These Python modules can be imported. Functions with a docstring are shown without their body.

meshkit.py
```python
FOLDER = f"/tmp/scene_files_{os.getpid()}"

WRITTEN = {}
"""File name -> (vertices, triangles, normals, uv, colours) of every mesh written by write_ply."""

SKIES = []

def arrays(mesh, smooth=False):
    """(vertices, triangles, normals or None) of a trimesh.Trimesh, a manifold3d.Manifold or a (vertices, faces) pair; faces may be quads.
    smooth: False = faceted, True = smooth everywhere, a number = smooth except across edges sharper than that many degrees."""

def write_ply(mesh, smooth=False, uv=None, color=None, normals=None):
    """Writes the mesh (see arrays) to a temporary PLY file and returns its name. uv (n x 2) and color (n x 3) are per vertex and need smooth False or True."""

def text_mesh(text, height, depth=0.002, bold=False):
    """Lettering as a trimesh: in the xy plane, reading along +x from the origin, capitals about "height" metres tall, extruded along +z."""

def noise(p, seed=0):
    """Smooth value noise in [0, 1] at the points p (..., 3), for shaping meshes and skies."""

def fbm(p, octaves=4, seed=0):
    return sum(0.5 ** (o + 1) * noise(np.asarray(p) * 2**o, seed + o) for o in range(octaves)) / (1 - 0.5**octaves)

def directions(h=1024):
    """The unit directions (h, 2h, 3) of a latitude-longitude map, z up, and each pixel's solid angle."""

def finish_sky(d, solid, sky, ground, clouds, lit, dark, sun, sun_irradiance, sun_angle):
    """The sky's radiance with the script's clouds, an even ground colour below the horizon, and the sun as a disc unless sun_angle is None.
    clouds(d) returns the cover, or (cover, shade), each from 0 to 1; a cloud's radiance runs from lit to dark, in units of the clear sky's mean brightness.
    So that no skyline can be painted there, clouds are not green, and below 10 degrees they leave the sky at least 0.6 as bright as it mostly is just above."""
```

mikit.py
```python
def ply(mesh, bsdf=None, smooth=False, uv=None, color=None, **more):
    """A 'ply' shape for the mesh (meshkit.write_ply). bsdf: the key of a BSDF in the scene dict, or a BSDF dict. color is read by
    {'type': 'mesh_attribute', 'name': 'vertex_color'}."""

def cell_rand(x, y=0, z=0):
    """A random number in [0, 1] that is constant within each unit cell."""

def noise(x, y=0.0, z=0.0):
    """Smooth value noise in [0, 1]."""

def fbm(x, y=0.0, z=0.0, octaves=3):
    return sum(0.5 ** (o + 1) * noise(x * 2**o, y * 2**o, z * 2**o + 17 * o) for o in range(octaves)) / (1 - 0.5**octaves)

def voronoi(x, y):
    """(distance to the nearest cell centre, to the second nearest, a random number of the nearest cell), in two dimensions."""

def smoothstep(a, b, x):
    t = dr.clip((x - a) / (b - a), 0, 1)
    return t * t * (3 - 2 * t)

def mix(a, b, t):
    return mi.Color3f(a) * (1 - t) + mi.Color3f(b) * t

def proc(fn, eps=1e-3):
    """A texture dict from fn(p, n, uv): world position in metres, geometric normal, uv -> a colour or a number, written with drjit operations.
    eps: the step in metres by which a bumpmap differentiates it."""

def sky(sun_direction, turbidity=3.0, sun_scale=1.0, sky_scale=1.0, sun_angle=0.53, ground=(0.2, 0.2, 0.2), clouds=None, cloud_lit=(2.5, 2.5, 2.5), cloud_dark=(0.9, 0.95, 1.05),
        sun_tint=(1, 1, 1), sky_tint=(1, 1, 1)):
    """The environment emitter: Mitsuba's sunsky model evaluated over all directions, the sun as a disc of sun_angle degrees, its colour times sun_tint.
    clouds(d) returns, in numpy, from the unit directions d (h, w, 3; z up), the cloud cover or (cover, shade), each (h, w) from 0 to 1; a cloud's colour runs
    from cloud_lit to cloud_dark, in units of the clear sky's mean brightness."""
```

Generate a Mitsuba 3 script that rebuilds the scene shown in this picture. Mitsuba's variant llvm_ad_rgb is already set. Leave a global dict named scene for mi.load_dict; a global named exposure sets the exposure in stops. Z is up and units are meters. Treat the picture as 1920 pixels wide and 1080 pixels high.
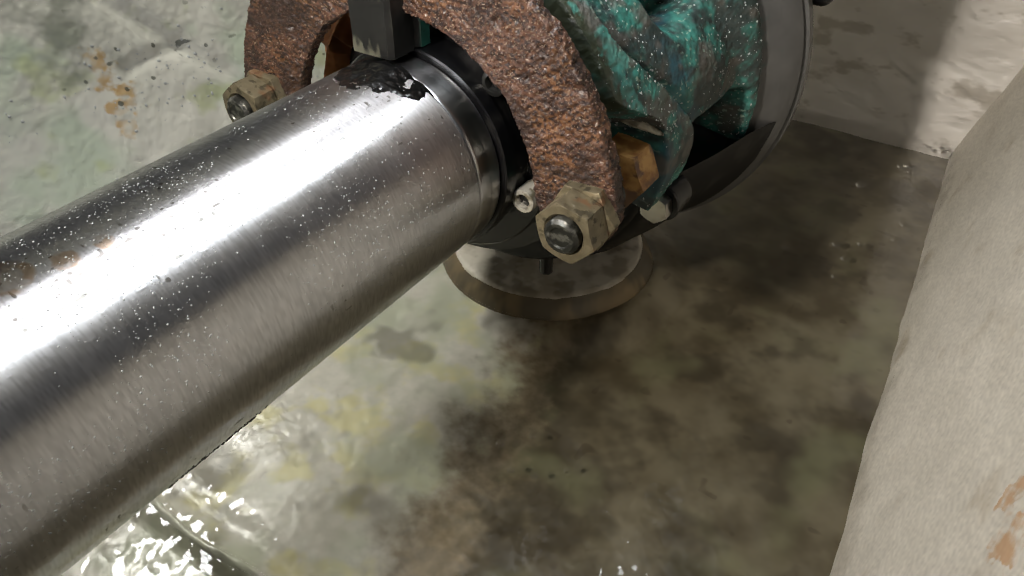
import math, random
import numpy as np, trimesh, manifold3d as m3, drjit as dr, mitsuba as mi
import mikit, meshkit
from mikit import noise, fbm, smoothstep, mix

S = 0.05                      # metres per shaft radius; everything below is laid out in shaft radii
T4 = mi.ScalarTransform4f
# world: x along the shaft (away from the camera), y to the left, z up; the shaft's end face centre is the origin
CAM = np.array([-4.984, -4.629, 3.840])
PITCH = math.radians(38.468)
scene = {"type": "scene"}
labels = {}

# ------------------------------------------------------------------ camera, lamps, exposure
_h = np.array([0.8343, 0.5513])                       # horizontal heading of the camera (33.5 degrees left of the shaft)
_h = _h / np.linalg.norm(_h)
_f = np.array([_h[0] * math.cos(PITCH), _h[1] * math.cos(PITCH), -math.sin(PITCH)])
scene["camera"] = {
    "type": "perspective", "fov": 2 * math.degrees(math.atan(960 / 1500)), "fov_axis": "x", "near_clip": 0.005, "far_clip": 20.0,
    "to_world": T4().look_at(origin=(CAM * S).tolist(), target=((CAM + _f) * S).tolist(), up=[0, 0, 1]),
}
exposure = 0.0


def lamp(key, centre, target, w, h, rgb, up=(1, 0, 0)):
    scene[key] = {"type": "rectangle",
                  "to_world": T4().look_at(origin=[c * S for c in centre], target=[c * S for c in target], up=list(up)) @ T4().scale([w * S / 2, h * S / 2, 1]),
                  "emitter": {"type": "area", "radiance": {"type": "rgb", "value": list(rgb)}}}


lamp("work_lamp", (1.0, 12.9, 13), (-1, 1, -2), 2.2, 2.2, (185, 182, 165))
lamp("hand_lamp__bulb", (-12.0, 0.0, 8.0), (8, -3.5, -2), 1.0, 1.0, (860, 800, 720))
lamp("light_bar", (0.1, 0.40, 4.2), (0.1, 0.30, 0), 0.80, 6.2, (9.0, 8.9, 9.2), up=(1, 0, 0))
lamp("light_bar_001", (0.1, -1.12, 4.2), (0.1, -0.85, 0), 1.00, 6.2, (8.5, 9.0, 9.3), up=(1, 0, 0))
scene["dim_room_light"] = {"type": "constant", "radiance": {"type": "rgb", "value": [0.05, 0.05, 0.05]}}

labels["work_lamp"] = {"label": "square work lamp high on the left, outside the picture", "category": "lamp"}
labels["hand_lamp"] = {"label": "small square hand lamp behind the photographer, outside the picture", "category": "lamp"}
labels["light_bar"] = {"label": "narrow light bar over the shaft's left side, outside the picture", "category": "lamp"}
labels["light_bar_001"] = {"label": "wide light bar over the shaft's right side, outside the picture", "category": "lamp"}

rng = np.random.default_rng(7)
random.seed(7)
NZ, FB = meshkit.noise, meshkit.fbm

# ------------------------------------------------------------------ helpers


def sstep(a, b, x):
    t = np.clip((np.asarray(x, float) - a) / (b - a), 0, 1)
    return t * t * (3 - 2 * t)


def add(key, mesh, bsdf, smooth=False, **kw):
    """mesh in shaft radii -> ONE entry of scene"""
    if hasattr(mesh, "to_mesh"):
        q = mesh.to_mesh()
        mesh = trimesh.Trimesh(q.vert_properties[:, :3], q.tri_verts, process=False)
    elif isinstance(mesh, (tuple, list)):
        v, f = mesh
        f = np.asarray(f)
        if f.shape[1] == 4:
            f = np.vstack([f[:, [0, 1, 2]], f[:, [0, 2, 3]]])
        mesh = trimesh.Trimesh(np.asarray(v, float), f, process=False)
    mesh = mesh.copy()
    mesh.vertices = mesh.vertices * S
    scene[key] = mikit.ply(mesh, bsdf, smooth=smooth, **kw)
    return mesh


def thing(key, label, category, group=None, kind=None):
    labels[key] = {"label": label, "category": category}
    if group:
        labels[key]["group"] = group


def structure(key, label=None):
    labels[key] = {"kind": "structure"}
    if label:
        labels[key]["label"] = label


def stuff(key, label=None):
    labels[key] = {"kind": "stuff"}
    if label:
        labels[key]["label"] = label


def grid(P, close_u=False, flip=False):
    """P (nu, nv, 3) -> quads"""
    nu, nv = P.shape[:2]
    iu = np.arange(nu if close_u else nu - 1)
    i, j = np.meshgrid(iu, np.arange(nv - 1), indexing="ij")
    i2 = (i + 1) % nu
    q = np.stack([i * nv + j, i2 * nv + j, i2 * nv + j + 1, i * nv + j + 1], -1).reshape(-1, 4)
    if flip:
        q = q[:, ::-1]
    return trimesh.Trimesh(P.reshape(-1, 3), np.vstack([q[:, [0, 1, 2]], q[:, [0, 2, 3]]]), process=False)


def ring_pt(x, r, phi):
    """phi in degrees from the right side (-y) over the top"""
    a = np.radians(phi)
    return np.stack([np.broadcast_to(x, np.shape(r * a)), -r * np.cos(a), r * np.sin(a)], -1)


def revolve(profile, n=160, a0=None, a1=None):
    """profile [(x, r)...] about the x axis (outside to the left of the direction of travel is kept outward by fix)"""
    pr = np.array(profile, float)
    full = a0 is None
    ph = np.linspace(0, 360, n, endpoint=False) if full else np.linspace(a0, a1, n)
    P = np.stack([ring_pt(np.full(n, x), np.full(n, r), ph) for x, r in pr], 1)
    return grid(P, close_u=full)


def along_x(mesh, x, y, z, spin=0.0):
    """a mesh built about +z with its visible end at z = top -> looks along -x"""
    m = mesh.copy() if isinstance(mesh, trimesh.Trimesh) else None
    if m is None:
        q = mesh.to_mesh()
        m = trimesh.Trimesh(q.vert_properties[:, :3], q.tri_verts, process=True)
    R = trimesh.transformations.rotation_matrix(-math.pi / 2, [0, 1, 0]) @ trimesh.transformations.rotation_matrix(math.radians(spin), [0, 0, 1])
    m.apply_transform(R)
    m.apply_translation([x, y, z])
    return m


def rev_z(profile, n=48):
    """solid of revolution about z from an (r, z) outline"""
    return m3.CrossSection([np.array(profile, float).tolist()]).revolve(n)


def hexagon(rc):
    a = np.radians(np.arange(6) * 60)
    return m3.CrossSection([np.stack([rc * np.cos(a), rc * np.sin(a)], -1).tolist()])


def hex_nut(rc, h, bore, both=True):
    c = rc * 0.866
    lo = [(0, 0), (c * 0.99, 0), (rc * 1.02, rc * 0.07)] if both else [(0, 0), (rc * 1.02, 0)]
    dome = rev_z(lo + [(rc * 1.02, h - rc * 0.07), (c * 1.0, h), (0, h)], 96)
    nut = m3.Manifold.extrude(hexagon(rc), h) ^ dome
    if bore:
        nut = nut - rev_z([(0, -1), (bore, -1), (bore, h - 0.03), (bore + 0.03, h + 0.01), (0, h + 0.01)])
    return nut


def socket_screw(r, h, hexr):
    b = r * 0.14
    head = rev_z([(0, 0), (r, 0), (r, h - b), (r - b * 0.3, h - b * 0.3), (r - b, h), (0, h)], 64)
    return head - m3.Manifold.extrude(hexagon(hexr), 2).translate([0, 0, h - r * 1.3]) - rev_z([(0, h - 0.03), (hexr * 0.93, h - 0.03), (hexr * 1.12, h + 0.01), (0, h + 0.01)], 48)


def rough_up(mesh, amp, freq, octaves=4, seed=0, pits=0.0):
    n = trimesh.Trimesh(mesh.vertices, mesh.faces, process=False).vertex_normals
    v = mesh.vertices
    d = (FB(v * freq, octaves, seed) - 0.5) * 2 * amp
    if pits:
        d = d - pits * sstep(0.62, 0.8, FB(v * freq * 0.6 + 9.1, 3, seed + 5))
    mesh.vertices = v + n * d[:, None]
    return mesh


_ICO1 = trimesh.creation.icosphere(subdivisions=1)
_ICO2 = trimesh.creation.icosphere(subdivisions=2)


def drops(points, normals, radii, flat=0.55, ico=_ICO1, stretch=0.25):
    """small flattened beads on a surface, one mesh"""
    points, normals, radii = np.asarray(points), np.asarray(normals), np.asarray(radii)
    t = np.cross(normals, [0.31, 0.2, 0.93])
    t /= np.linalg.norm(t, axis=1, keepdims=True)
    b = np.cross(normals, t)
    v0 = ico.vertices
    k = 1 + stretch * (rng.random((len(points), 1)) - 0.5) * 2
    V = points[:, None] + radii[:, None, None] * (v0[None, :, :1] * k[:, None] * t[:, None] + v0[None, :, 1:2] / k[:, None] * b[:, None] + flat * v0[None, :, 2:] * normals[:, None])
    F = ico.faces[None] + (np.arange(len(points)) * len(v0))[:, None, None]
    return trimesh.Trimesh(V.reshape(-1, 3), F.reshape(-1, 3), process=False)


# ------------------------------------------------------------------ materials


def bsdf(key, color, rough=0.5, metallic=0.0, spec=0.5, bump=None, bscale=0.001, aniso=0.0, eps=1e-3):
    tex = lambda c: mikit.proc(c) if callable(c) else ({"type": "rgb", "value": list(c)} if not np.isscalar(c) else float(c))
    b = {"type": "principled", "base_color": tex(color), "roughness": tex(rough), "metallic": tex(metallic), "specular": spec}
    if aniso:
        b["anisotropic"] = aniso
    if bump is not None:
        b = {"type": "bumpmap", "arbitrary": mikit.proc(bump, eps=eps), "scale": bscale, "bsdf": b}
    scene[key] = {"type": "twosided", "bsdf": b}


def U(p):
    return p.x / S, p.y / S, p.z / S


def spot(x, y, z, c, r, f=6.0, a=0.5, lo=0.75):
    """a ragged patch around a point: 1 inside, 0 outside"""
    d = dr.sqrt(dr.square(x - c[0]) + dr.square(y - c[1]) + dr.square(z - c[2])) / r
    return smoothstep(1.0, lo, d + a * (fbm(x * f, y * f, z * f, 3) - 0.5) * 2)


def shaft_phi(p):
    return dr.atan2(p.z, -p.y) * 1.0


def steel_color(p, n, uv):
    x, y, z = U(p)
    ph = shaft_phi(p)
    c = mix((0.58, 0.585, 0.605), (0.68, 0.68, 0.69), fbm(x * 2.2, ph * 2.5, 0, 3))
    fine = noise(x * 70, ph * 16, 3)
    c = c * (0.86 + 0.28 * fine)
    speck = smoothstep(0.86, 0.93, noise(x * 22, ph * 22, 1)) * smoothstep(0.5, 0.65, fbm(x * 1.7, ph * 1.7, 7, 2))
    c = mix(c, (0.10, 0.09, 0.07), 0.75 * speck)
    rust = dr.maximum(spot(x, y, z, (-3.55, -0.13, 0.99), 0.17, 7), spot(x, y, z, (-3.22, -0.24, 0.97), 0.10, 9))
    rust = dr.maximum(rust, spot(x, y, z, (-2.98, -0.26, 0.965), 0.07, 9))
    rust = rust * (0.35 + 0.65 * smoothstep(0.35, 0.6, fbm(x * 14, ph * 14, 2, 2)))
    return mix(c, (0.42, 0.25, 0.10), 0.6 * rust)


def steel_rough(p, n, uv):
    x, y, z = U(p)
    ph = shaft_phi(p)
    return 0.31 + 0.08 * fbm(x * 5, ph * 2, 0, 3)


def steel_bump(p, n, uv):
    x, y, z = U(p)
    ph = shaft_phi(p)
    scr = noise(x * 42, ph * 3.2, 0) + 0.6 * noise(x * 90, ph * 6, 5)
    pit = smoothstep(0.74, 0.9, noise(x * 30, ph * 30, 9))
    return 0.5 * scr + 0.7 * pit


bsdf("mat_steel", steel_color, steel_rough, 1.0, 0.5, steel_bump, 0.000022, aniso=0.85, eps=3e-4)


def ring_rough(p, n, uv):
    x, y, z = U(p)
    return 0.18 + 0.10 * noise(x * 9, dr.atan2(p.z, p.y) * 7, 0)


def ring_bump(p, n, uv):
    x, y, z = U(p)
    return noise(x * 55, dr.atan2(p.z, p.y) * 1.2, 0)


bsdf("mat_black_ring", (0.50, 0.50, 0.51), ring_rough, 1.0, 0.6, ring_bump, 0.00002, aniso=0.85, eps=3e-4)


def rubber_color(p, n, uv):
    x, y, z = U(p)
    return mix((0.003, 0.003, 0.0035), (0.014, 0.0135, 0.0125), smoothstep(0.5, 0.75, fbm(x * 3, y * 3, z * 3, 4)))


def rubber_rough(p, n, uv):
    x, y, z = U(p)
    return 0.12 + 0.22 * fbm(x * 5, y * 5, z * 5, 3)


bsdf("mat_black", rubber_color, rubber_rough, 0.0, 0.5)
bsdf("mat_cover", rubber_color, 0.42, 0.0, 0.22)
bsdf("mat_grease_shade", (0.004, 0.004, 0.004), 0.18, 0.0, 0.6)


def rust_color(p, n, uv):
    x, y, z = U(p)
    a = fbm(x * 7, y * 7, z * 7, 4)
    b = noise(x * 38, y * 38, z * 38)
    g = noise(x * 75, y * 75, z * 75)
    c = mix((0.020, 0.010, 0.007), (0.098, 0.045, 0.026), smoothstep(0.3, 0.7, a * 0.6 + b * 0.4))
    c = mix(c, (0.26, 0.19, 0.13), 0.6 * smoothstep(0.66, 0.85, g))
    c = mix(c, (0.20, 0.090, 0.032), 0.45 * smoothstep(0.50, 0.66, fbm(x * 2.5 + 5, y * 2.5, z * 2.5, 3)) * smoothstep(0.35, 0.65, b))
    c = mix(c, (0.022, 0.013, 0.012), 0.75 * smoothstep(0.66, 0.8, noise(x * 30 + 7, y * 30, z * 30)))
    c = mix(c, (0.024, 0.014, 0.011), 0.75 * smoothstep(0.46, 0.64, fbm(x * 2.6, y * 2.6 + 4, z * 2.6, 4)))
    return c


def rust_rough(p, n, uv):
    x, y, z = U(p)
    return 0.20 + 0.6 * noise(x * 24, y * 24, z * 24)


def rust_bump(p, n, uv):
    x, y, z = U(p)
    return fbm(x * 26, y * 26, z * 26, 3)


bsdf("mat_rust", rust_color, rust_rough, 0.0, 0.5, rust_bump, 0.0009, eps=3e-4)


def brass_color(p, n, uv):
    x, y, z = U(p)
    a = fbm(x * 9, y * 9, z * 9, 4)
    c = mix((0.085, 0.070, 0.042), (0.235, 0.195, 0.120), a)
    c = mix(c, (0.045, 0.038, 0.022), 0.8 * smoothstep(0.56, 0.72, fbm(x * 14, y * 14 + 3, z * 14, 3)))
    return mix(c, (0.20, 0.09, 0.04), 0.6 * smoothstep(0.6, 0.72, fbm(x * 6 + 4, y * 6, z * 6, 3)))


def grime_bump(p, n, uv):
    x, y, z = U(p)
    return fbm(x * 22, y * 22, z * 22, 3)


bsdf("mat_nut", brass_color, 0.42, 0.45, 0.5, grime_bump, 0.0007, eps=3e-4)


def orange_color(p, n, uv):
    x, y, z = U(p)
    a = fbm(x * 8, y * 8, z * 8, 4)
    c = mix((0.20, 0.085, 0.020), (0.40, 0.22, 0.07), smoothstep(0.3, 0.7, a))
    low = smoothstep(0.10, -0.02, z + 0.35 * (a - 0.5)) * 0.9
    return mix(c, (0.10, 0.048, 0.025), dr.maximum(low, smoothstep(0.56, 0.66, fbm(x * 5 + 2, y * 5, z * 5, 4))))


bsdf("mat_orange", orange_color, 0.45, 0.15, 0.5, grime_bump, 0.0005, eps=3e-4)


def stud_color(p, n, uv):
    x, y, z = U(p)
    return mix((0.035, 0.035, 0.030), (0.17, 0.165, 0.145), smoothstep(0.42, 0.72, fbm(x * 15, y * 15, z * 15, 3)))


bsdf("mat_stud", stud_color, 0.3, 0.7, 0.5, grime_bump, 0.0004, eps=3e-4)


def screw_color(p, n, uv):
    x, y, z = U(p)
    return mix((0.50, 0.47, 0.40), (0.22, 0.19, 0.13), smoothstep(0.45, 0.65, fbm(x * 12, y * 12, z * 12, 3)))


bsdf("mat_screw", screw_color, 0.3, 0.5, 0.5, grime_bump, 0.00015, eps=3e-4)
bsdf("mat_screw_dark", (0.09, 0.09, 0.085), 0.3, 0.9, 0.5)
bsdf("mat_chrome", (0.55, 0.52, 0.47), 0.16, 1.0, 0.5)


def bronze_color(p, n, uv):
    x, y, z = U(p)
    a = fbm(x * 2.6, y * 2.6, z * 2.6, 4)
    b = fbm(x * 9 + 3, y * 9, z * 9, 3)
    c = mix((0.010, 0.024, 0.022), (0.042, 0.050, 0.046), b)
    c = mix(c, (0.030, 0.150, 0.122), smoothstep(0.44, 0.64, a * 0.7 + b * 0.3))
    c = mix(c, (0.065, 0.225, 0.185), 0.7 * smoothstep(0.60, 0.72, a * 0.55 + b * 0.45))
    c = mix(c, (0.006, 0.075, 0.110), 0.45 * smoothstep(0.50, 0.72, fbm(x * 2.1 + 11, y * 2.1, z * 2.1, 3)))
    c = mix(c, (0.080, 0.072, 0.062), 0.8 * smoothstep(0.54, 0.68, fbm(x * 3.3, y * 3.3 + 21, z * 3.3, 3)))
    c = mix(c, (0.22, 0.30, 0.24), 0.7 * smoothstep(0.70, 0.86, noise(x * 30, y * 30, z * 30)) * smoothstep(0.45, 0.6, a))
    c = mix(c, (0.022, 0.028, 0.012), 0.9 * smoothstep(0.95, 0.75, x + 0.35 * (b - 0.5)) * smoothstep(0.25, 0.5, fbm(x * 6, y * 6, z * 6 + 8, 3)))
    # verdigris streak along the flange's edge and orange bloom over the left half
    c = mix(c, (0.055, 0.21, 0.175), 0.7 * smoothstep(0.16, 0.05, dr.abs(x - 0.98 - 0.5 * (b - 0.5))) * smoothstep(0.4, 0.55, fbm(x * 3, y * 3 + 2, z * 3, 3)))
    rust = smoothstep(0.6, 0.9, y) * smoothstep(1.15, 0.85, z + 0.6 * (b - 0.5))
    return mix(c, (0.34, 0.13, 0.04), 0.9 * rust)


def bronze_rough(p, n, uv):
    x, y, z = U(p)
    return 0.28 + 0.4 * fbm(x * 8, y * 8, z * 8, 3)


def bronze_bump(p, n, uv):
    x, y, z = U(p)
    return fbm(x * 16, y * 16, z * 16, 4)


bsdf("mat_bronze", bronze_color, bronze_rough, 0.0, 0.55, bronze_bump, 0.0011, eps=3e-4)


def lip_color(p, n, uv):
    x, y, z = U(p)
    return mix((0.10, 0.085, 0.055), (0.46, 0.43, 0.35), smoothstep(0.4, 0.6, fbm(x * 8, y * 8, z * 8, 3)))


bsdf("mat_lip", lip_color, 0.28, 0.0, 0.5, grime_bump, 0.0006, eps=3e-4)


def grey_color(p, n, uv):
    x, y, z = U(p)
    c = mix((0.055, 0.054, 0.052), (0.095, 0.092, 0.088), fbm(x * 4, y * 4, z * 4, 4))
    return mix(c, (0.02, 0.085, 0.075), 0.8 * smoothstep(3.62, 3.40, x + 0.5 * (fbm(x * 7, y * 7, z * 7, 3) - 0.5)) * smoothstep(0.4, 0.6, fbm(x * 5 + 3, y * 5, z * 5, 3)))


bsdf("mat_grey", grey_color, 0.36, 0.0, 0.5, grime_bump, 0.0002, eps=3e-4)


def bar_color(p, n, uv):
    x, y, z = U(p)
    a = fbm(x * 4, y * 4, z * 3, 4)
    c = mix((0.004, 0.004, 0.004), (0.016, 0.0155, 0.014), a)
    pale = smoothstep(0.06, 0.0, x) * smoothstep(0.47, 0.58, fbm(x * 3, y * 5 + 1, z * 2.2 + 3, 4))
    c = mix(c, (0.10, 0.096, 0.07), 0.9 * pale)
    return mix(c, (0.02, 0.10, 0.075), 0.8 * smoothstep(0.38, 0.42, x) * smoothstep(0.35, 0.55, fbm(x * 8, y * 8, z * 8, 3)))


bsdf("mat_bar", bar_color, 0.38, 0.0, 0.5, grime_bump, 0.0004, eps=3e-4)


def left_color(p, n, uv):
    x, y, z = U(p)
    a = fbm(x * 0.8, y * 0.8, z * 0.8, 4)
    b = fbm(x * 3, y * 3, z * 3, 3)
    c = mix((0.40, 0.40, 0.35), (0.50, 0.49, 0.44), b)
    c = mix(c, (0.33, 0.40, 0.30), 0.7 * smoothstep(0.45, 0.62, a))
    c = mix(c, (0.32, 0.36, 0.17), 0.6 * smoothstep(0.60, 0.75, fbm(x * 1.6 + 7, y * 1.6, z * 1.6, 4)))
    wet = spot(x, y, z, (0.75, 6.7, -0.25), 1.0, 3.5, 0.9, 0.1)
    c = mix(c, (0.13, 0.14, 0.11), 0.8 * wet * smoothstep(0.2, 0.6, b))
    for q, r in (((0.99, 5.97, -1.12), 0.20), ((0.68, 5.89, -1.22), 0.13), ((0.89, 6.31, -0.72), 0.16), ((0.82, 6.13, -0.93), 0.16), ((0.65, 5.67, -1.48), 0.14)):
        c = mix(c, (0.34, 0.21, 0.07), 0.85 * spot(x, y, z, q, r * 1.3, 8, 1.1, 0.3) * smoothstep(0.3, 0.6, b))
    mold = smoothstep(0.80, 0.90, noise(x * 9, y * 9, z * 9)) * smoothstep(0.5, 0.62, fbm(x * 1.1 + 3, y * 1.1, z * 1.1, 2))
    return mix(c, (0.05, 0.055, 0.04), 0.85 * mold)


def wall_rough(p, n, uv):
    x, y, z = U(p)
    return 0.25 + 0.45 * fbm(x * 2.5, y * 2.5, z * 2.5, 4)


def lump_bump(p, n, uv):
    x, y, z = U(p)
    return fbm(x * 2.2, y * 2.2, z * 2.2, 4) + 0.25 * noise(x * 14, y * 14, z * 14)


bsdf("mat_left", left_color, wall_rough, 0.0, 0.5, lump_bump, 0.002, eps=1e-3)


def right_color(p, n, uv):
    x, y, z = U(p)
    b = fbm(x * 3, y * 3, z * 3, 4)
    c = mix((0.43, 0.395, 0.335), (0.53, 0.49, 0.42), b)
    grit = noise(x * 28, y * 28, z * 28)
    c = c * (0.88 + 0.24 * grit)
    c = mix(c, (0.26, 0.20, 0.12), 0.35 * smoothstep(0.60, 0.8, fbm(x * 2 + 3, y * 2, z * 2, 4)))
    rust = smoothstep(0.25, 0.65, fbm(x * 8, y * 8, z * 8, 4)) * dr.maximum(spot(x, y, z, (-0.60, -5.66, -0.64), 0.24, 7, 1.4), spot(x, y, z, (-0.22, -5.61, -0.74), 0.13, 9, 1.4))
    crack = smoothstep(-2.78, -2.98, z + 0.5 * (fbm(x * 4.3, y * 6, z * 6, 5) - 0.5)) * smoothstep(0.3, 0.65, fbm(x * 2.3, 1, 5, 4))
    c = mix(c, (0.11, 0.085, 0.052), 0.25 * crack)
    return mix(c, (0.38, 0.19, 0.065), 0.7 * rust)


def right_bump(p, n, uv):
    x, y, z = U(p)
    u = x * 0.45 - z * 0.9
    comb = dr.sin((x * 0.9 + z * 0.35 + 0.25 * noise(x, y, z)) * 52) * smoothstep(0.4, 0.6, noise(x * 0.7 + 2, z * 0.7, 0))
    return fbm(x * 2.6, y * 2.6, z * 2.6, 4) + 0.18 * noise(x * 20, y * 20, z * 20) + 0.025 * comb


bsdf("mat_right", right_color, 0.5, 0.0, 0.5, right_bump, 0.0028, eps=8e-4)


def back_color(p, n, uv):
    x, y, z = U(p)
    c = mix((0.60, 0.56, 0.51), (0.76, 0.72, 0.67), fbm(x * 1.6, y * 1.6, z * 2.4, 4))
    return mix(c, (0.30, 0.26, 0.20), 0.6 * smoothstep(0.58, 0.72, fbm(x * 2 + 4, y * 2, z * 3, 4)))


def back_bump(p, n, uv):
    x, y, z = U(p)
    w = fbm(y * 1.5, z * 1.5, 3, 2)
    return fbm(x + (y * 1.3 + z * 0.6), (z * 4.0 - y * 1.6) + 1.5 * w, 1.5, 4)


bsdf("mat_back", back_color, 0.42, 0.0, 0.5, back_bump, 0.006, eps=1e-3)


def floor_color(p, n, uv):
    x, y, z = U(p)
    a = fbm(x * 0.9, y * 0.9, 3, 4)
    b = fbm(x * 2.4, y * 2.4, 5, 4)
    f = fbm(x * 9, y * 9, 2, 3)
    pale = mix((0.48, 0.47, 0.41), (0.60, 0.57, 0.51), f)
    pale = mix(pale, (0.56, 0.52, 0.27), 0.8 * smoothstep(0.48, 0.72, b))
    pale = mix(pale, (0.40, 0.42, 0.32), 0.8 * smoothstep(0.42, 0.68, fbm(x * 1.3 + 6, y * 1.3, 1, 4)))
    pale = mix(pale, (0.13, 0.12, 0.09), 0.6 * smoothstep(0.52, 0.74, fbm(x * 2.0, y * 2.0 + 9, 2, 3)))
    shaded_mud = mix((0.062, 0.049, 0.027), (0.150, 0.130, 0.084), smoothstep(0.3, 0.7, a * 0.6 + b * 0.4))
    shaded_mud = mix(shaded_mud, (0.028, 0.022, 0.013), 0.55 * smoothstep(0.46, 0.70, fbm(x * 1.7 + 8, y * 1.7, 7, 4)))
    shaded_mud = mix(shaded_mud, (0.030, 0.018, 0.010), 0.3 * smoothstep(0.86, 0.94, noise(x * 6, y * 6, 4)))
    shaded_mud = mix(shaded_mud, (0.18, 0.18, 0.10), 0.5 * smoothstep(0.52, 0.82, fbm(x * 1.4 + 1, y * 1.4 + 5, 9, 3)))
    edge = y + 0.95 - 0.16 * x + 0.8 * (b - 0.5) + 0.25 * (f - 0.5)  # sludge side follows the shaft shadow, that shade painted into its colour
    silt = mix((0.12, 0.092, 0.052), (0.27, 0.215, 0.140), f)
    return mix(mix(shaded_mud, silt, smoothstep(-0.75, -0.05, edge)), pale, smoothstep(-0.15, 0.55, edge))


def floor_rough(p, n, uv):
    x, y, z = U(p)
    return 0.22 + 0.35 * fbm(x * 3, y * 3, 1, 4)


def floor_bump(p, n, uv):
    x, y, z = U(p)
    return fbm(x * 3.2, y * 3.2, 1, 4) + 0.3 * noise(x * 16, y * 16, 0)


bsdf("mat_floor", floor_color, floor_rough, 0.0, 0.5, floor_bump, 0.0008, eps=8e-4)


def pad_color(p, n, uv):
    x, y, z = U(p)
    c = mix((0.34, 0.30, 0.235), (0.52, 0.48, 0.41), smoothstep(0.35, 0.65, fbm(x * 4, y * 4, z * 4, 4)))
    return mix(c, (0.15, 0.12, 0.08), 0.6 * smoothstep(0.58, 0.7, fbm(x * 3 + 5, y * 3, z, 3)))


bsdf("mat_pad", pad_color, 0.5, 0.0, 0.4, floor_bump, 0.002, eps=8e-4)


def pad_side_color(p, n, uv):
    x, y, z = U(p)
    c = mix((0.115, 0.080, 0.038), (0.185, 0.135, 0.070), fbm(x * 3, y * 3, z * 3, 4))
    return mix(c, (0.075, 0.060, 0.036), smoothstep(0.38, 0.62, fbm(x * 2.2 + 4, y * 2.2, 3, 4)))


bsdf("mat_pad_side", pad_side_color, 0.4, 0.0, 0.4)
scene["mat_water"] = {"type": "thindielectric", "int_ior": 1.33}
scene["mat_drop"] = {"type": "dielectric", "int_ior": 1.33}
bsdf("mat_bead", (0.32, 0.335, 0.33), 0.08, 0.0, 0.6)

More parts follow.
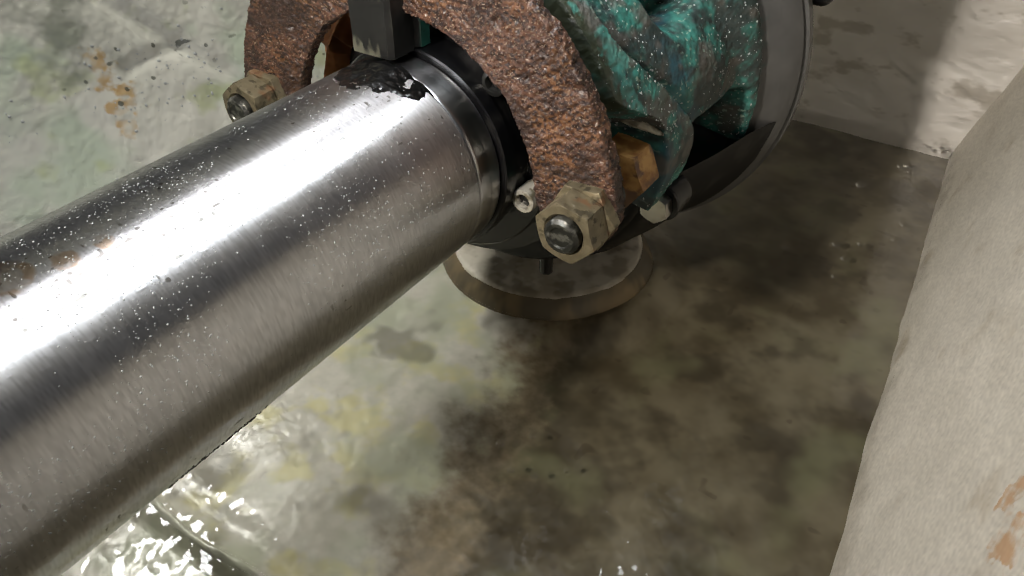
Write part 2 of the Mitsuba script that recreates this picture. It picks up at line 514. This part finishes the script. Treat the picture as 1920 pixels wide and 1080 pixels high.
# unseen snout added to the hand lamp, keeps its beam off the left wall
bsdf("mat_added_hood", (0.02, 0.02, 0.02), 0.6)
hd = np.array([20, -3.5, -10.0]); hd /= np.linalg.norm(hd)
hu = np.cross(hd, [0, 0, 1.0]); hu /= np.linalg.norm(hu)
hv = np.cross(hd, hu)
aa = np.linspace(0, 2 * np.pi, 48, endpoint=False)
added_hood = np.stack([np.array([-12.0, 0, 8]) + hd * k + r * (np.cos(aa)[:, None] * hu + np.sin(aa)[:, None] * hv) for k, r in ((-0.3, 0.0), (-0.3, 0.76), (1.8, 0.76), (1.8, 0.80), (-0.34, 0.80), (-0.34, 0.0))], 1)
add("hand_lamp__added_hood", grid(added_hood, close_u=True), "mat_added_hood", smooth=30)

# unseen plate added over the trough: it keeps the work lamp off the top of the shaft
shade_plate = trimesh.creation.box(extents=[15.5, 13.3, 0.2])
shade_plate.apply_translation([1.9, 0.65, 7.1])
bsdf("mat_shade_plate", (0.72, 0.72, 0.70), 0.6)
add("added_shade_plate", shade_plate, "mat_shade_plate")
structure("added_shade_plate", "added plate over the trough to shade the shaft, outside the picture")

# ------------------------------------------------------------------ the setting: a bilge trough
WATER = -3.0
BACK = 9.9


def floor_z(x, y):
    base = -3.09 + 0.05 * sstep(-1.1, 0.1, y - 0.15 * x * (x > 0)) - 0.18 * sstep(0.2, -1.6, y) + 0.22 * sstep(2.2, 4.6, y)
    q = np.stack([x, y, 0 * x], -1)
    z = base + 0.05 * (FB(q * 0.9, 4, 3) - 0.5) + 0.02 * (FB(q * 5, 3, 4) - 0.5)
    z = z + 0.12 * np.exp(-((x + 2.8 + 0.05 * np.sin(3 * y)) / 0.05) ** 2) - 0.06 * np.exp(-((x + 2.52) / 0.16) ** 2)   # a raised seam across the trough
    z = z + 0.05 * (FB(q * 7, 3, 8) - 0.5) * sstep(-2.9, -3.2, x) - 0.17 * sstep(-2.85, -2.95, x) * sstep(3.6, 2.2, y) - 0.10 * np.exp(-((x + 2.05) / 0.3) ** 2 - ((y - 1.2) / 0.5) ** 2)
    w = sstep(2.1, 1.55, np.hypot(x - 3.2, y - 0.16))
    z = z * (1 - w) + w * (-3.03)
    return z


xs, ys = np.linspace(-8, BACK + 0.3, 420), np.linspace(-5.2, 5.6, 270)
X, Y = np.meshgrid(xs, ys, indexing="ij")
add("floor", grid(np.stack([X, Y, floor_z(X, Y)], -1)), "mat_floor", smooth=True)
structure("floor", "wet trough floor with dark sludge and painted-in shade on the right and pale green paint on the left")

# right wall: 72 degrees, rounded at its foot
prof = [(-4.30, -3.45), (-4.36, -3.3)]
for k in np.linspace(0, 1, 60):
    L = 7.0 * k
    prof.append((-4.40 - L * math.cos(math.radians(72.4)), -3.05 + L * math.sin(math.radians(72.4))))
prof = np.array(prof)
xs = np.linspace(-8, BACK + 0.3, 360)
P = np.stack([np.stack([xs, np.full_like(xs, a), np.full_like(xs, b)], -1) for a, b in prof], 1)
d = 0.03 * (FB(P * 0.55, 3, 11) - 0.5)  + 0.03 * (FB(P * 3.0, 3, 12) - 0.5)
wig = 0.05 * (FB(np.stack([P[..., 0] * 0.8, 0 * d, 0 * d], -1), 3, 15) - 0.5)
P[..., 1] += d + wig + 0.065 * P[..., 0] - 0.46
add("right_wall", grid(P, flip=True), "mat_right", smooth=True)
structure("right_wall", "pale plastered trough wall on the right, rusty at its lower end")

# left wall: a 50 degree slope
a = np.linspace(0, 1, 90)
ly, lz = 4.35 + 6.5 * a * math.cos(math.radians(50)), -3.05 + 6.5 * a * math.sin(math.radians(50))
fil = np.exp(-(a / 0.07) ** 2) * 0.1
P = np.stack([np.stack([xs, np.full_like(xs, u), np.full_like(xs, v)], -1) for u, v in zip(ly, lz + fil)], 1)
d = 0.16 * (FB(P * 0.6, 3, 21) - 0.5) + 0.045 * (FB(P * 2.4, 4, 22) - 0.5)


def dark_line(p, q, w, depth):  # soft groove pressed in to draw a dark line on the wall
    p, q = np.array(p), np.array(q)
    t = np.clip(((P - p) @ (q - p)) / ((q - p) @ (q - p)), 0, 1)
    dist = np.linalg.norm(P - p - t[..., None] * (q - p), axis=-1)
    return -depth * np.exp(-(dist / w) ** 2)


d = d + dark_line((1.45, 6.9, 0.0), (2.95, 5.45, -1.75), 0.17, 0.09) + dark_line((2.2, 6.2, -0.85), (1.2, 6.16, -0.89), 0.10, 0.06)
P = P + d[..., None] * np.array([0, -math.sin(math.radians(50)), math.cos(math.radians(50))])
add("left_wall", grid(P), "mat_left", smooth=True)
left_mesh = grid(P)
structure("left_wall", "sloping pale green painted trough wall with orange stains")

g = np.random.default_rng(12)
pt, fi = trimesh.sample.sample_surface(left_mesh, 5000, seed=6)
nn = left_mesh.face_normals[fi]
nn = nn * np.sign(nn[:, 2:])
ok = (g.random(len(pt)) < sstep(0.45, 0.75, NZ(pt * 0.9, 23))) & (pt[:, 0] > -2) & (pt[:, 0] < 6)
pt, nn = pt[ok], nn[ok]
add("left_wall__water_bead", drops(pt, nn, 0.008 + 0.020 * g.random(len(pt)) ** 3, 0.6), "mat_bead", smooth=True)
stuff("left_wall__water_bead")

ys, zs = np.linspace(-7.2, 9, 200), np.linspace(-3.3, 4, 130)
Y, Z = np.meshgrid(ys, zs, indexing="ij")
P = np.stack([np.full_like(Y, BACK), Y, Z], -1)
P[..., 0] += 0.25 * (FB(P * 0.5, 3, 31) - 0.5) + 0.10 * (FB(P * np.array([1, 1.0, 2.4]), 4, 32) - 0.5)
add("back_wall", grid(P, flip=True), "mat_back", smooth=True)
structure("back_wall", "rough lumpy plastered end wall of the trough")

xs, ys = np.linspace(-7, BACK + 0.1, 520), np.linspace(-4.7, 3.4, 260)
X, Y = np.meshgrid(xs, ys, indexing="ij")
q = np.stack([X, Y, 0 * X], -1)
rip = 0.022 * (FB(q * 4.5, 3, 43) - 0.5) * sstep(-0.2, -1.2, X + 0.5 * np.clip(Y, -2, 2)) + 0.014 * (FB(q * 1.1, 3, 41) - 0.5) + 0.004 * (FB(q * 5, 2, 42) - 0.5)
add("water", grid(np.stack([X, Y, WATER + rip], -1)), "mat_water", smooth=True)
structure("water", "shallow clear bilge water over the dark sludge")

# bubbles that float at the water's edge
k = 0
for bx, by, br in [(10.0 - .35, -4.05, .075), (9.5, -4.12, .085), (9.55, -3.2, .05), (9.6, -3.3, .04), (9.55, -3.75, .06), (9.5, -3.85, .045), (8.6, -3.55, .05), (8.7, -3.65, .07), (8.5, -3.72, .045),
                   (7.6, -3.15, .07), (6.8, -4.0, .06), (6.7, -4.12, .04), (6.3, -3.98, .055), (5.9, -3.6, .05), (5.7, -3.3, .06), (5.4, -3.5, .05), (5.2, -2.7, .045), (4.9, -3.5, .04), (6.0, -2.8, .04),
                   (-0.18, -1.3, .045), (-0.35, -1.85, .035), (-0.42, -1.6, .035), (0.1, -1.55, .03), (-0.1, -2.1, .03)]:
    v = _ICO2.copy()
    v.vertices = v.vertices * np.array([br, br, br * 0.7]) + [bx, by, WATER + 0.01]
    key = "water__bubble" + (f"_{k:03d}" if k else "")
    add(key, v, "mat_drop", smooth=True)
    k += 1

# pad shape added for the pale crescent and tan arc below the pump
pr = [(0, -2.735), (1.28, -2.745), (1.345, -2.77), (1.36, -2.80)]
ang = np.linspace(0, 2 * np.pi, 140, endpoint=False)


def pad_ring(prof, cx=3.2, cy=0.16):
    P = np.stack([np.stack([cx + r * np.cos(ang), cy + r * np.sin(ang), np.full_like(ang, z)], -1) for r, z in prof], 1)
    return grid(P, close_u=True, flip=False)


pm = pad_ring([(0.001, -2.735), (0.4, -2.735), (0.8, -2.74), (1.1, -2.74), (1.28, -2.745), (1.345, -2.77), (1.36, -2.80)])
rough_up(pm, 0.012, 3.0, 3, 51)
add("crescent_pad__top", pm, "mat_pad", smooth=True)
ps = pad_ring([(1.352, -2.785), (1.39, -2.83), (1.44, -2.88), (1.48, -2.95), (1.51, -3.01), (1.54, -3.06), (1.58, -3.2)])
rough_up(ps, 0.03, 1.6, 4, 52)
add("crescent_pad__side", ps, "mat_pad_side", smooth=True)
thing("crescent_pad", "added round pad shape for the pale crescent and tan arc in the water below the pump", "pad")

# ------------------------------------------------------------------ the shaft
px = np.concatenate([np.linspace(-11, -0.05, 260), [-0.03, -0.012, -0.004, 0.0, 0.0]])
rr = np.concatenate([np.ones(260), [1.0, 0.996, 0.988, 0.975, 0.90]])
sm = revolve(list(zip(px, rr)), 361, -90, 270)
suv = np.stack(np.meshgrid(px * S, np.radians(np.linspace(-90, 270, 361)) * S), -1).reshape(-1, 2)   # u along the shaft: the turning marks run round it
add("propeller_shaft__bar", sm, "mat_steel", smooth=True, uv=suv)
thing("propeller_shaft", "large polished steel shaft beaded with water, running from lower left to the seal", "shaft")


def shaft_drops(n, r0, r1, a0, a1, x0, x1, seed):
    g = np.random.default_rng(seed)
    x = x0 + (x1 - x0) * g.random(n * 3)
    ph = a0 + (a1 - a0) * g.random(n * 3)
    q = np.stack([x * 1.3, ph / 40, 0 * x], -1)
    keep = g.random(n * 3) < sstep(0.35, 0.7, FB(q, 3, seed))
    x, ph = x[keep][:n], ph[keep][:n]
    nn = ring_pt(0 * x, np.ones_like(x), ph)
    return nn + np.stack([x, 0 * x, 0 * x], -1), nn, r0 * (r1 / r0) ** (g.random(len(x)) ** 2.2)


pts, nn, rad = shaft_drops(3200, 0.0028, 0.0080, -8, 104, -4.6, -0.03, 5)
add("propeller_shaft__water_bead", drops(pts, nn, rad, 0.6), "mat_bead", smooth=True)
stuff("propeller_shaft__water_bead")
pts, nn, rad = shaft_drops(500, 0.007, 0.017, -62, -34, -3.4, -0.03, 6)
add("propeller_shaft__drip", drops(pts, nn, rad, 0.8), "mat_grease_shade", smooth=True)
stuff("propeller_shaft__drip")

# black grease squeezed out under the bar
gx, gy = np.linspace(-0.62, 0.02, 70), np.linspace(58, 112, 90)
GX, GY = np.meshgrid(gx, gy, indexing="ij")
q = np.stack([GX * 6, GY / 9, 0 * GX], -1)
h = 0.075 * FB(q, 4, 61) - 0.02 - 0.10 * np.clip(((GX + 0.12) / 0.42) ** 2 + ((GY - 88) / 25) ** 2 - 0.25, 0, 3) * 0.35
add("propeller_shaft__grease", grid(ring_pt(GX, 1 + h, GY)), "mat_grease_shade", smooth=True)
labels["propeller_shaft__grease"] = {"label": "black wet grease smear on the shaft below the bar"}

# ------------------------------------------------------------------ the shaft seal
rp = np.array([(0.004, 0.88), (0.004, 0.975), (0.018, 0.992), (0.045, 0.998), (0.10, 1.0), (0.17, 1.0), (0.175, 0.996), (0.18, 1.0), (0.30, 1.0), (0.325, 0.99), (0.33, 0.97)])
ruv = np.stack(np.meshgrid(np.arange(len(rp)) * 0.05 * S, np.radians(np.linspace(-90, 270, 301)) * S), -1).reshape(-1, 2)
add("shaft_seal__rotating_ring", revolve(rp, 301, -90, 270), "mat_black_ring", smooth=True, uv=ruv)
add("shaft_seal__seat", revolve([(0.33, 0.93), (0.34, 0.93), (0.34, 1.035), (0.355, 1.05), (0.50, 1.05), (0.52, 1.03), (0.74, 1.03)], 200), "mat_black", smooth=40)
add("shaft_seal__flange", revolve([(0.74, 1.0), (0.74, 1.255), (0.76, 1.275), (0.95, 1.275), (0.97, 1.25), (0.97, 1.0)], 200), "mat_black", smooth=40)
for i, (ph, mat, x) in enumerate(((-14, "mat_screw", 0.50), (46.5, "mat_screw_dark", 0.50))):
    c = ring_pt(np.array(x + 0.0), np.array(1.155), np.array(float(ph)))
    k = "shaft_seal__socket_screw" + (f"_{i:03d}" if i else "")
    sc = along_x(socket_screw(0.125, 0.24, 0.074), x + 0.24, c[1], c[2], 20)
    add(k + "__head", sc, mat, smooth=35)
    add(k + "__socket", along_x(m3.Manifold.extrude(hexagon(0.0735), 0.10), x + 0.16, c[1], c[2], 20), "mat_grease_shade")  # black plug added so the socket reads as a shaded hole
labels["shaft_seal__socket_screw"] = {"label": "bright socket head screw low on the right of the seal"}
labels["shaft_seal__socket_screw_001"] = {"label": "dark socket head screw against the rusty arch"}
thing("shaft_seal", "glossy black shaft seal ring between the steel shaft and the rusty yoke", "seal")

# ------------------------------------------------------------------ rusty yoke (arch) with studs and nuts
X0, X1, R0, R1 = 0.20, 0.37, 1.42, 2.22
c = 0.016
cs = []


def seg(a, b, step=0.016):
    a, b = np.array(a), np.array(b)
    n = max(1, int(np.linalg.norm(b - a) / step))
    cs.extend([a + (b - a) * t / n for t in range(n)])


seg((X0, R0 + c), (X0, R1 - c)); seg((X0, R1 - c), (X0 + c, R1)); seg((X0 + c, R1), (X1 - c, R1), 0.03); seg((X1 - c, R1), (X1, R1 - c))
seg((X1, R1 - c), (X1, R0 + c), 0.08); seg((X1, R0 + c), (X1 - c, R0)); seg((X1 - c, R0), (X0 + c, R0), 0.03); seg((X0 + c, R0), (X0, R0 + c))
cs.append(cs[0])
cs = np.array(cs)
ph = np.linspace(-9, 186, 420)
rm = (R0 + R1) / 2
e = np.clip(np.minimum(ph + 9, 186 - ph) / 11, 0, 1)
k = np.sqrt(np.clip(1 - (1 - e) ** 2, 0.0, 1)) * 0.999 + 0.001
ear = 1 + 0.015 * np.exp(-(np.minimum(abs(ph), abs(ph - 178)) / 14) ** 2)
P = np.stack([ring_pt(np.full(len(cs), 0.0) + cs[:, 0], (rm + (cs[:, 1] - rm) * kk) * (ee if True else 1), np.full(len(cs), a)) for a, kk, ee in zip(ph, k, ear)], 0)
ym = grid(P)
ym.merge_vertices()
if ym.volume < 0:
    ym.invert()
vn = ym.vertex_normals.copy()
v = ym.vertices
dd = 0.010 * (FB(v * 3.0, 3, 71) - 0.5) + 0.016 * (FB(v * 17, 3, 72) - 0.5) + 0.020 * (NZ(v * 34, 73) - 0.5)
dd -= 0.022 * sstep(0.62, 0.74, FB(v * 5 + 3.3, 3, 74))
ym.vertices = v + vn * dd[:, None]
add("rusty_yoke__arch", ym, "mat_rust", smooth=True)
# loose scale and grit on the rust
pt, fi = trimesh.sample.sample_surface(ym, 5000, seed=3)
nn = ym.face_normals[fi]
ok = (nn[:, 0] < 0.3)
pt, nn = pt[ok], nn[ok]
g = np.random.default_rng(8)
add("rusty_yoke__rust_scale", drops(pt, nn, 0.005 + 0.011 * g.random(len(pt)) ** 3, 0.7, stretch=0.4), "mat_rust", smooth=False)
stuff("rusty_yoke__rust_scale", "crumbly rust grains over the arch")
thing("rusty_yoke", "heavily rusted arch shaped yoke bolted over the black seal", "yoke")

SR, SL = (-1.97, 0.06), (1.88, 0.14)
NUT = hex_nut(0.295, 0.28, 0.17)
LOCK = hex_nut(0.325, 0.13, 0.17)
STUD = rev_z([(0, -0.5), (0.165, -0.5), (0.165, 0.34), (0.135, 0.375), (0.10, 0.375), (0.085, 0.36), (0, 0.36)], 48)
for i, (s, spin) in enumerate(((SR, 16), (SL, 10))):
    sfx = f"_{i:03d}" if i else ""
    wm = along_x(LOCK, 0.225, s[0], s[1], spin + 17)
    add("rusty_yoke__lock_nut" + sfx, wm, "mat_nut", smooth=25)
    add("rusty_yoke__nut" + sfx, along_x(NUT, 0.092, s[0], s[1], spin), "mat_nut", smooth=25)
    add("rusty_yoke__stud" + sfx, along_x(STUD, 0.115, s[0], s[1]), "mat_stud", smooth=35)
labels["rusty_yoke__nut"] = {"label": "grimy brass coloured hex nut low on the right end of the yoke"}
labels["rusty_yoke__nut_001"] = {"label": "pale dirty hex nut on the left end of the yoke, half behind the shaft"}

# ------------------------------------------------------------------ the pump housing
phs = np.linspace(-14, 194, 420)
xs = np.concatenate([np.linspace(0.62, 3.42, 200)])
XX, PH = np.meshgrid(xs, phs, indexing="xy")          # (nphi, nx)
fold = np.where(PH > 90, 180 - PH, PH)               # both sides alike
xg = 1.08 + 0.95 * sstep(42, 0, fold)                # the groove behind the flange slants back towards the ear
xf = 0.66 + 0.66 * sstep(26, 10, fold)               # front of the flange / ear
flange = sstep(xf - 0.02, xf + 0.04, XX) * sstep(xg, xg - 0.06, XX)
core = 1.50
r_fl = 2.10 + 0.10 * np.exp(-((fold - 3) / 14) ** 2)
t = np.clip((XX - xg) / np.maximum(3.42 - xg, 0.2), 0, 1)
r_body = 2.00 + 0.09 * sstep(34, 12, fold) * sstep(1.0, 0.4, t) + 0.10 * sstep(0, 1, t) + 0.24 * sstep(0.72, 1.0, t) + 0.05 * np.exp(-((fold - 16) / 9) ** 2) * np.exp(-((t - 0.45) / 0.4) ** 2)
hol = 0.46 * np.exp(-np.abs((fold - (35 + 6 * t)) / (9.5 * np.clip(1.25 - t, 0.25, 1))) ** 2.6) * sstep(0.30, 0.52, t) * sstep(0.90, 0.72, t)
hol += 0.95 * sstep(4, -1, fold) * sstep(0.05, 0.25, t) * sstep(0.93, 0.80, t)
hol += 0.8 * np.exp(-((fold - 74) / 9) ** 4) * sstep(0.15, 0.3, t) * sstep(0.85, 0.7, t)
r_body = r_body - hol
gro = (0.05 + 0.05 * sstep(12, 26, fold)) * np.exp(-((XX - xg - 0.05) / 0.055) ** 2)
r = np.where(XX < xg, core + (r_fl - core) * flange, np.maximum(r_body, core + (r_fl - core) * flange) - gro)
r = np.where(XX < xf - 0.02, core, r)
P = ring_pt(XX, r, PH)
hm = grid(P)
if hm.vertex_normals[len(phs) // 2 * len(xs) + 100] @ np.array([0, 0, 1]) < 0:
    hm.invert()
vn = hm.vertex_normals.copy()
v = hm.vertices
dd = 0.04 * (FB(v * 2.2, 3, 91) - 0.5) + 0.020 * (FB(v * 9, 3, 92) - 0.5) + 0.012 * (NZ(v * 30, 93) - 0.5)
hm.vertices = v + vn * dd[:, None]
add("pump_housing__casting", hm, "mat_bronze", smooth=True)
labels["pump_housing__casting"] = {"label": "verdigris green bronze casting with ribs and hollows"}
thing("pump_housing", "corroded green bronze pump housing with grey rim behind the rusty yoke", "pump")
add("pump_housing__core", revolve([(0.98, 1.0), (0.98, 1.46), (3.4, 1.46)], 120), "mat_black", smooth=40)
gf = revolve([(3.36, 1.5), (3.36, 2.20), (3.42, 2.245), (3.55, 2.33), (3.70, 2.46), (3.84, 2.56), (3.97, 2.615), (4.00, 2.60), (4.01, 2.56), (4.035, 2.56), (4.045, 2.62), (4.07, 2.65), (4.20, 2.65), (4.23, 2.62), (4.23, 1.2)], 260)
add("pump_housing__rim", gf, "mat_grey", smooth=35)
labels["pump_housing__rim"] = {"label": "smooth dark grey round rim of the pump housing"}
bell = revolve([(1.30, 1.44), (1.56, 1.46), (1.58, 1.90), (1.62, 1.95), (1.70, 1.975), (1.74, 1.96), (1.78, 2.02), (2.0, 2.14), (2.6, 2.28), (3.3, 2.40), (3.7, 2.50), (3.95, 2.60)], 200, -168, -10)
add("pump_housing__lower_cover", rough_up(bell, 0.008, 3, 3, 95), "mat_cover", smooth=40)
labels["pump_housing__lower_cover"] = {"label": "glossy black lower cover under the seal"}
add("pump_housing__nut", rough_up(along_x(hex_nut(0.32, 0.36, 0).refine_to_length(0.05), 1.13, SR[0] + 0.06, SR[1] + 0.03, 24), 0.012, 7, 3, 83), "mat_orange", smooth=25)
labels["pump_housing__nut"] = {"label": "orange stained hex nut behind the right end of the yoke"}
c = ring_pt(np.array(1.95), np.array(2.12), np.array(-17.0))
add("pump_housing__bolt", along_x(hex_nut(0.165, 0.16, 0), 1.72, c[1], c[2], 8), "mat_chrome", smooth=35)
labels["pump_housing__bolt"] = {"label": "shiny bolt head below the orange nut"}
add("pump_housing__bolt_seat", along_x(rev_z([(0, -0.3), (0.215, -0.3), (0.215, 0.01), (0.20, 0.025), (0, 0.025)], 48), 1.75, c[1], c[2]), "mat_black", smooth=35)
# short drain stub under the cover and a mostly unseen rear block, added to shade the end wall
stub = trimesh.creation.cylinder(radius=0.085, height=0.3, sections=24)
stub.apply_translation([1.85, -0.62, -2.02])
add("pump_housing__drain_stub", stub, "mat_black", smooth=35)
rb = m3.Manifold.hull(m3.Manifold.compose([m3.Manifold.sphere(0.12, 24).translate([x, y, z]) for x in (4.42, 8.0) for y in (-2.56, 2.6) for z in (0.86, 6.5)]))
add("pump_housing__rear_shade_body", rb, "mat_black", smooth=35)

# a scraped, pale lip over the orange nut
lp = np.array([(1.16, -1.52, 0.60), (1.20, -1.66, 0.53), (1.24, -1.82, 0.47), (1.28, -1.97, 0.42), (1.34, -2.12, 0.36)])
tt = np.linspace(0, 1, 40)
lp = np.stack([np.interp(tt, np.linspace(0, 1, 5), lp[:, k]) for k in range(3)], 1)
a = np.linspace(0, 2 * np.pi, 14, endpoint=False)
rad = 0.055 * np.sin(np.pi * np.clip(tt * 0.94 + 0.03, 0, 1)) ** 0.4
e1, e2 = np.array([1.0, 0, 0]), np.array([0, 0.35, 0.94])
lip = grid(np.stack([lp + rad[:, None] * (np.cos(b) * e1 + np.sin(b) * e2) for b in a], 0), close_u=True)
add("pump_housing__lip", rough_up(lip, 0.02, 6, 3, 99), "mat_lip", smooth=True)
labels["pump_housing__lip"] = {"label": "pale scraped lip above the orange nut"}

# water beads on the housing
pt, fi = trimesh.sample.sample_surface(hm, 9000, seed=4)
nn = hm.face_normals[fi]
cov = NZ(pt * 1.4, 97)
ok = (pt[:, 1] < 0.6) & (g.random(len(pt)) < sstep(0.2, 0.7, cov)) & (pt[:, 0] > 0.7)
pt, nn = pt[ok][:2400], nn[ok][:2400]
add("pump_housing__water_bead", drops(pt, nn, 0.004 + 0.009 * g.random(len(pt)) ** 3, 0.6), "mat_bead", smooth=True)
stuff("pump_housing__water_bead")

# ------------------------------------------------------------------ the upright bar that stands on the shaft's end
b = trimesh.creation.box(extents=[0.36, 0.43, 3.2])
bar = m3.Manifold.hull_points(np.array([[x, y, z] for x in (0.0, 0.36) for y in (-0.09, 0.35) for z in (1.05, 4.2)]
                                       ).tolist()) if False else None
sec = m3.CrossSection([[(0.0, 0.35), (0.0, -0.05), (0.04, -0.09), (0.30, -0.09), (0.33, -0.05), (0.36, -0.05), (0.40, -0.10), (0.52, -0.10), (0.52, 0.35)][::1]])
bm = m3.Manifold.extrude(sec, 2.95)
if bm.num_tri() == 0:
    bm = m3.Manifold.extrude(m3.CrossSection([[(0.0, 0.35), (0.0, -0.05), (0.04, -0.09), (0.30, -0.09), (0.33, -0.05), (0.36, -0.05), (0.40, -0.10), (0.52, -0.10), (0.52, 0.35)][::-1]]), 3.2)
bm = bm.refine_to_length(0.06).translate([0, 0, 1.06])
q = bm.to_mesh()
bm = rough_up(trimesh.Trimesh(q.vert_properties[:, :3], q.tri_verts, process=True), 0.012, 4, 3, 101)
add("upright_bar", bm, "mat_bar", smooth=35)
thing("upright_bar", "dark grimy square bar standing upright on the end of the shaft", "bar")
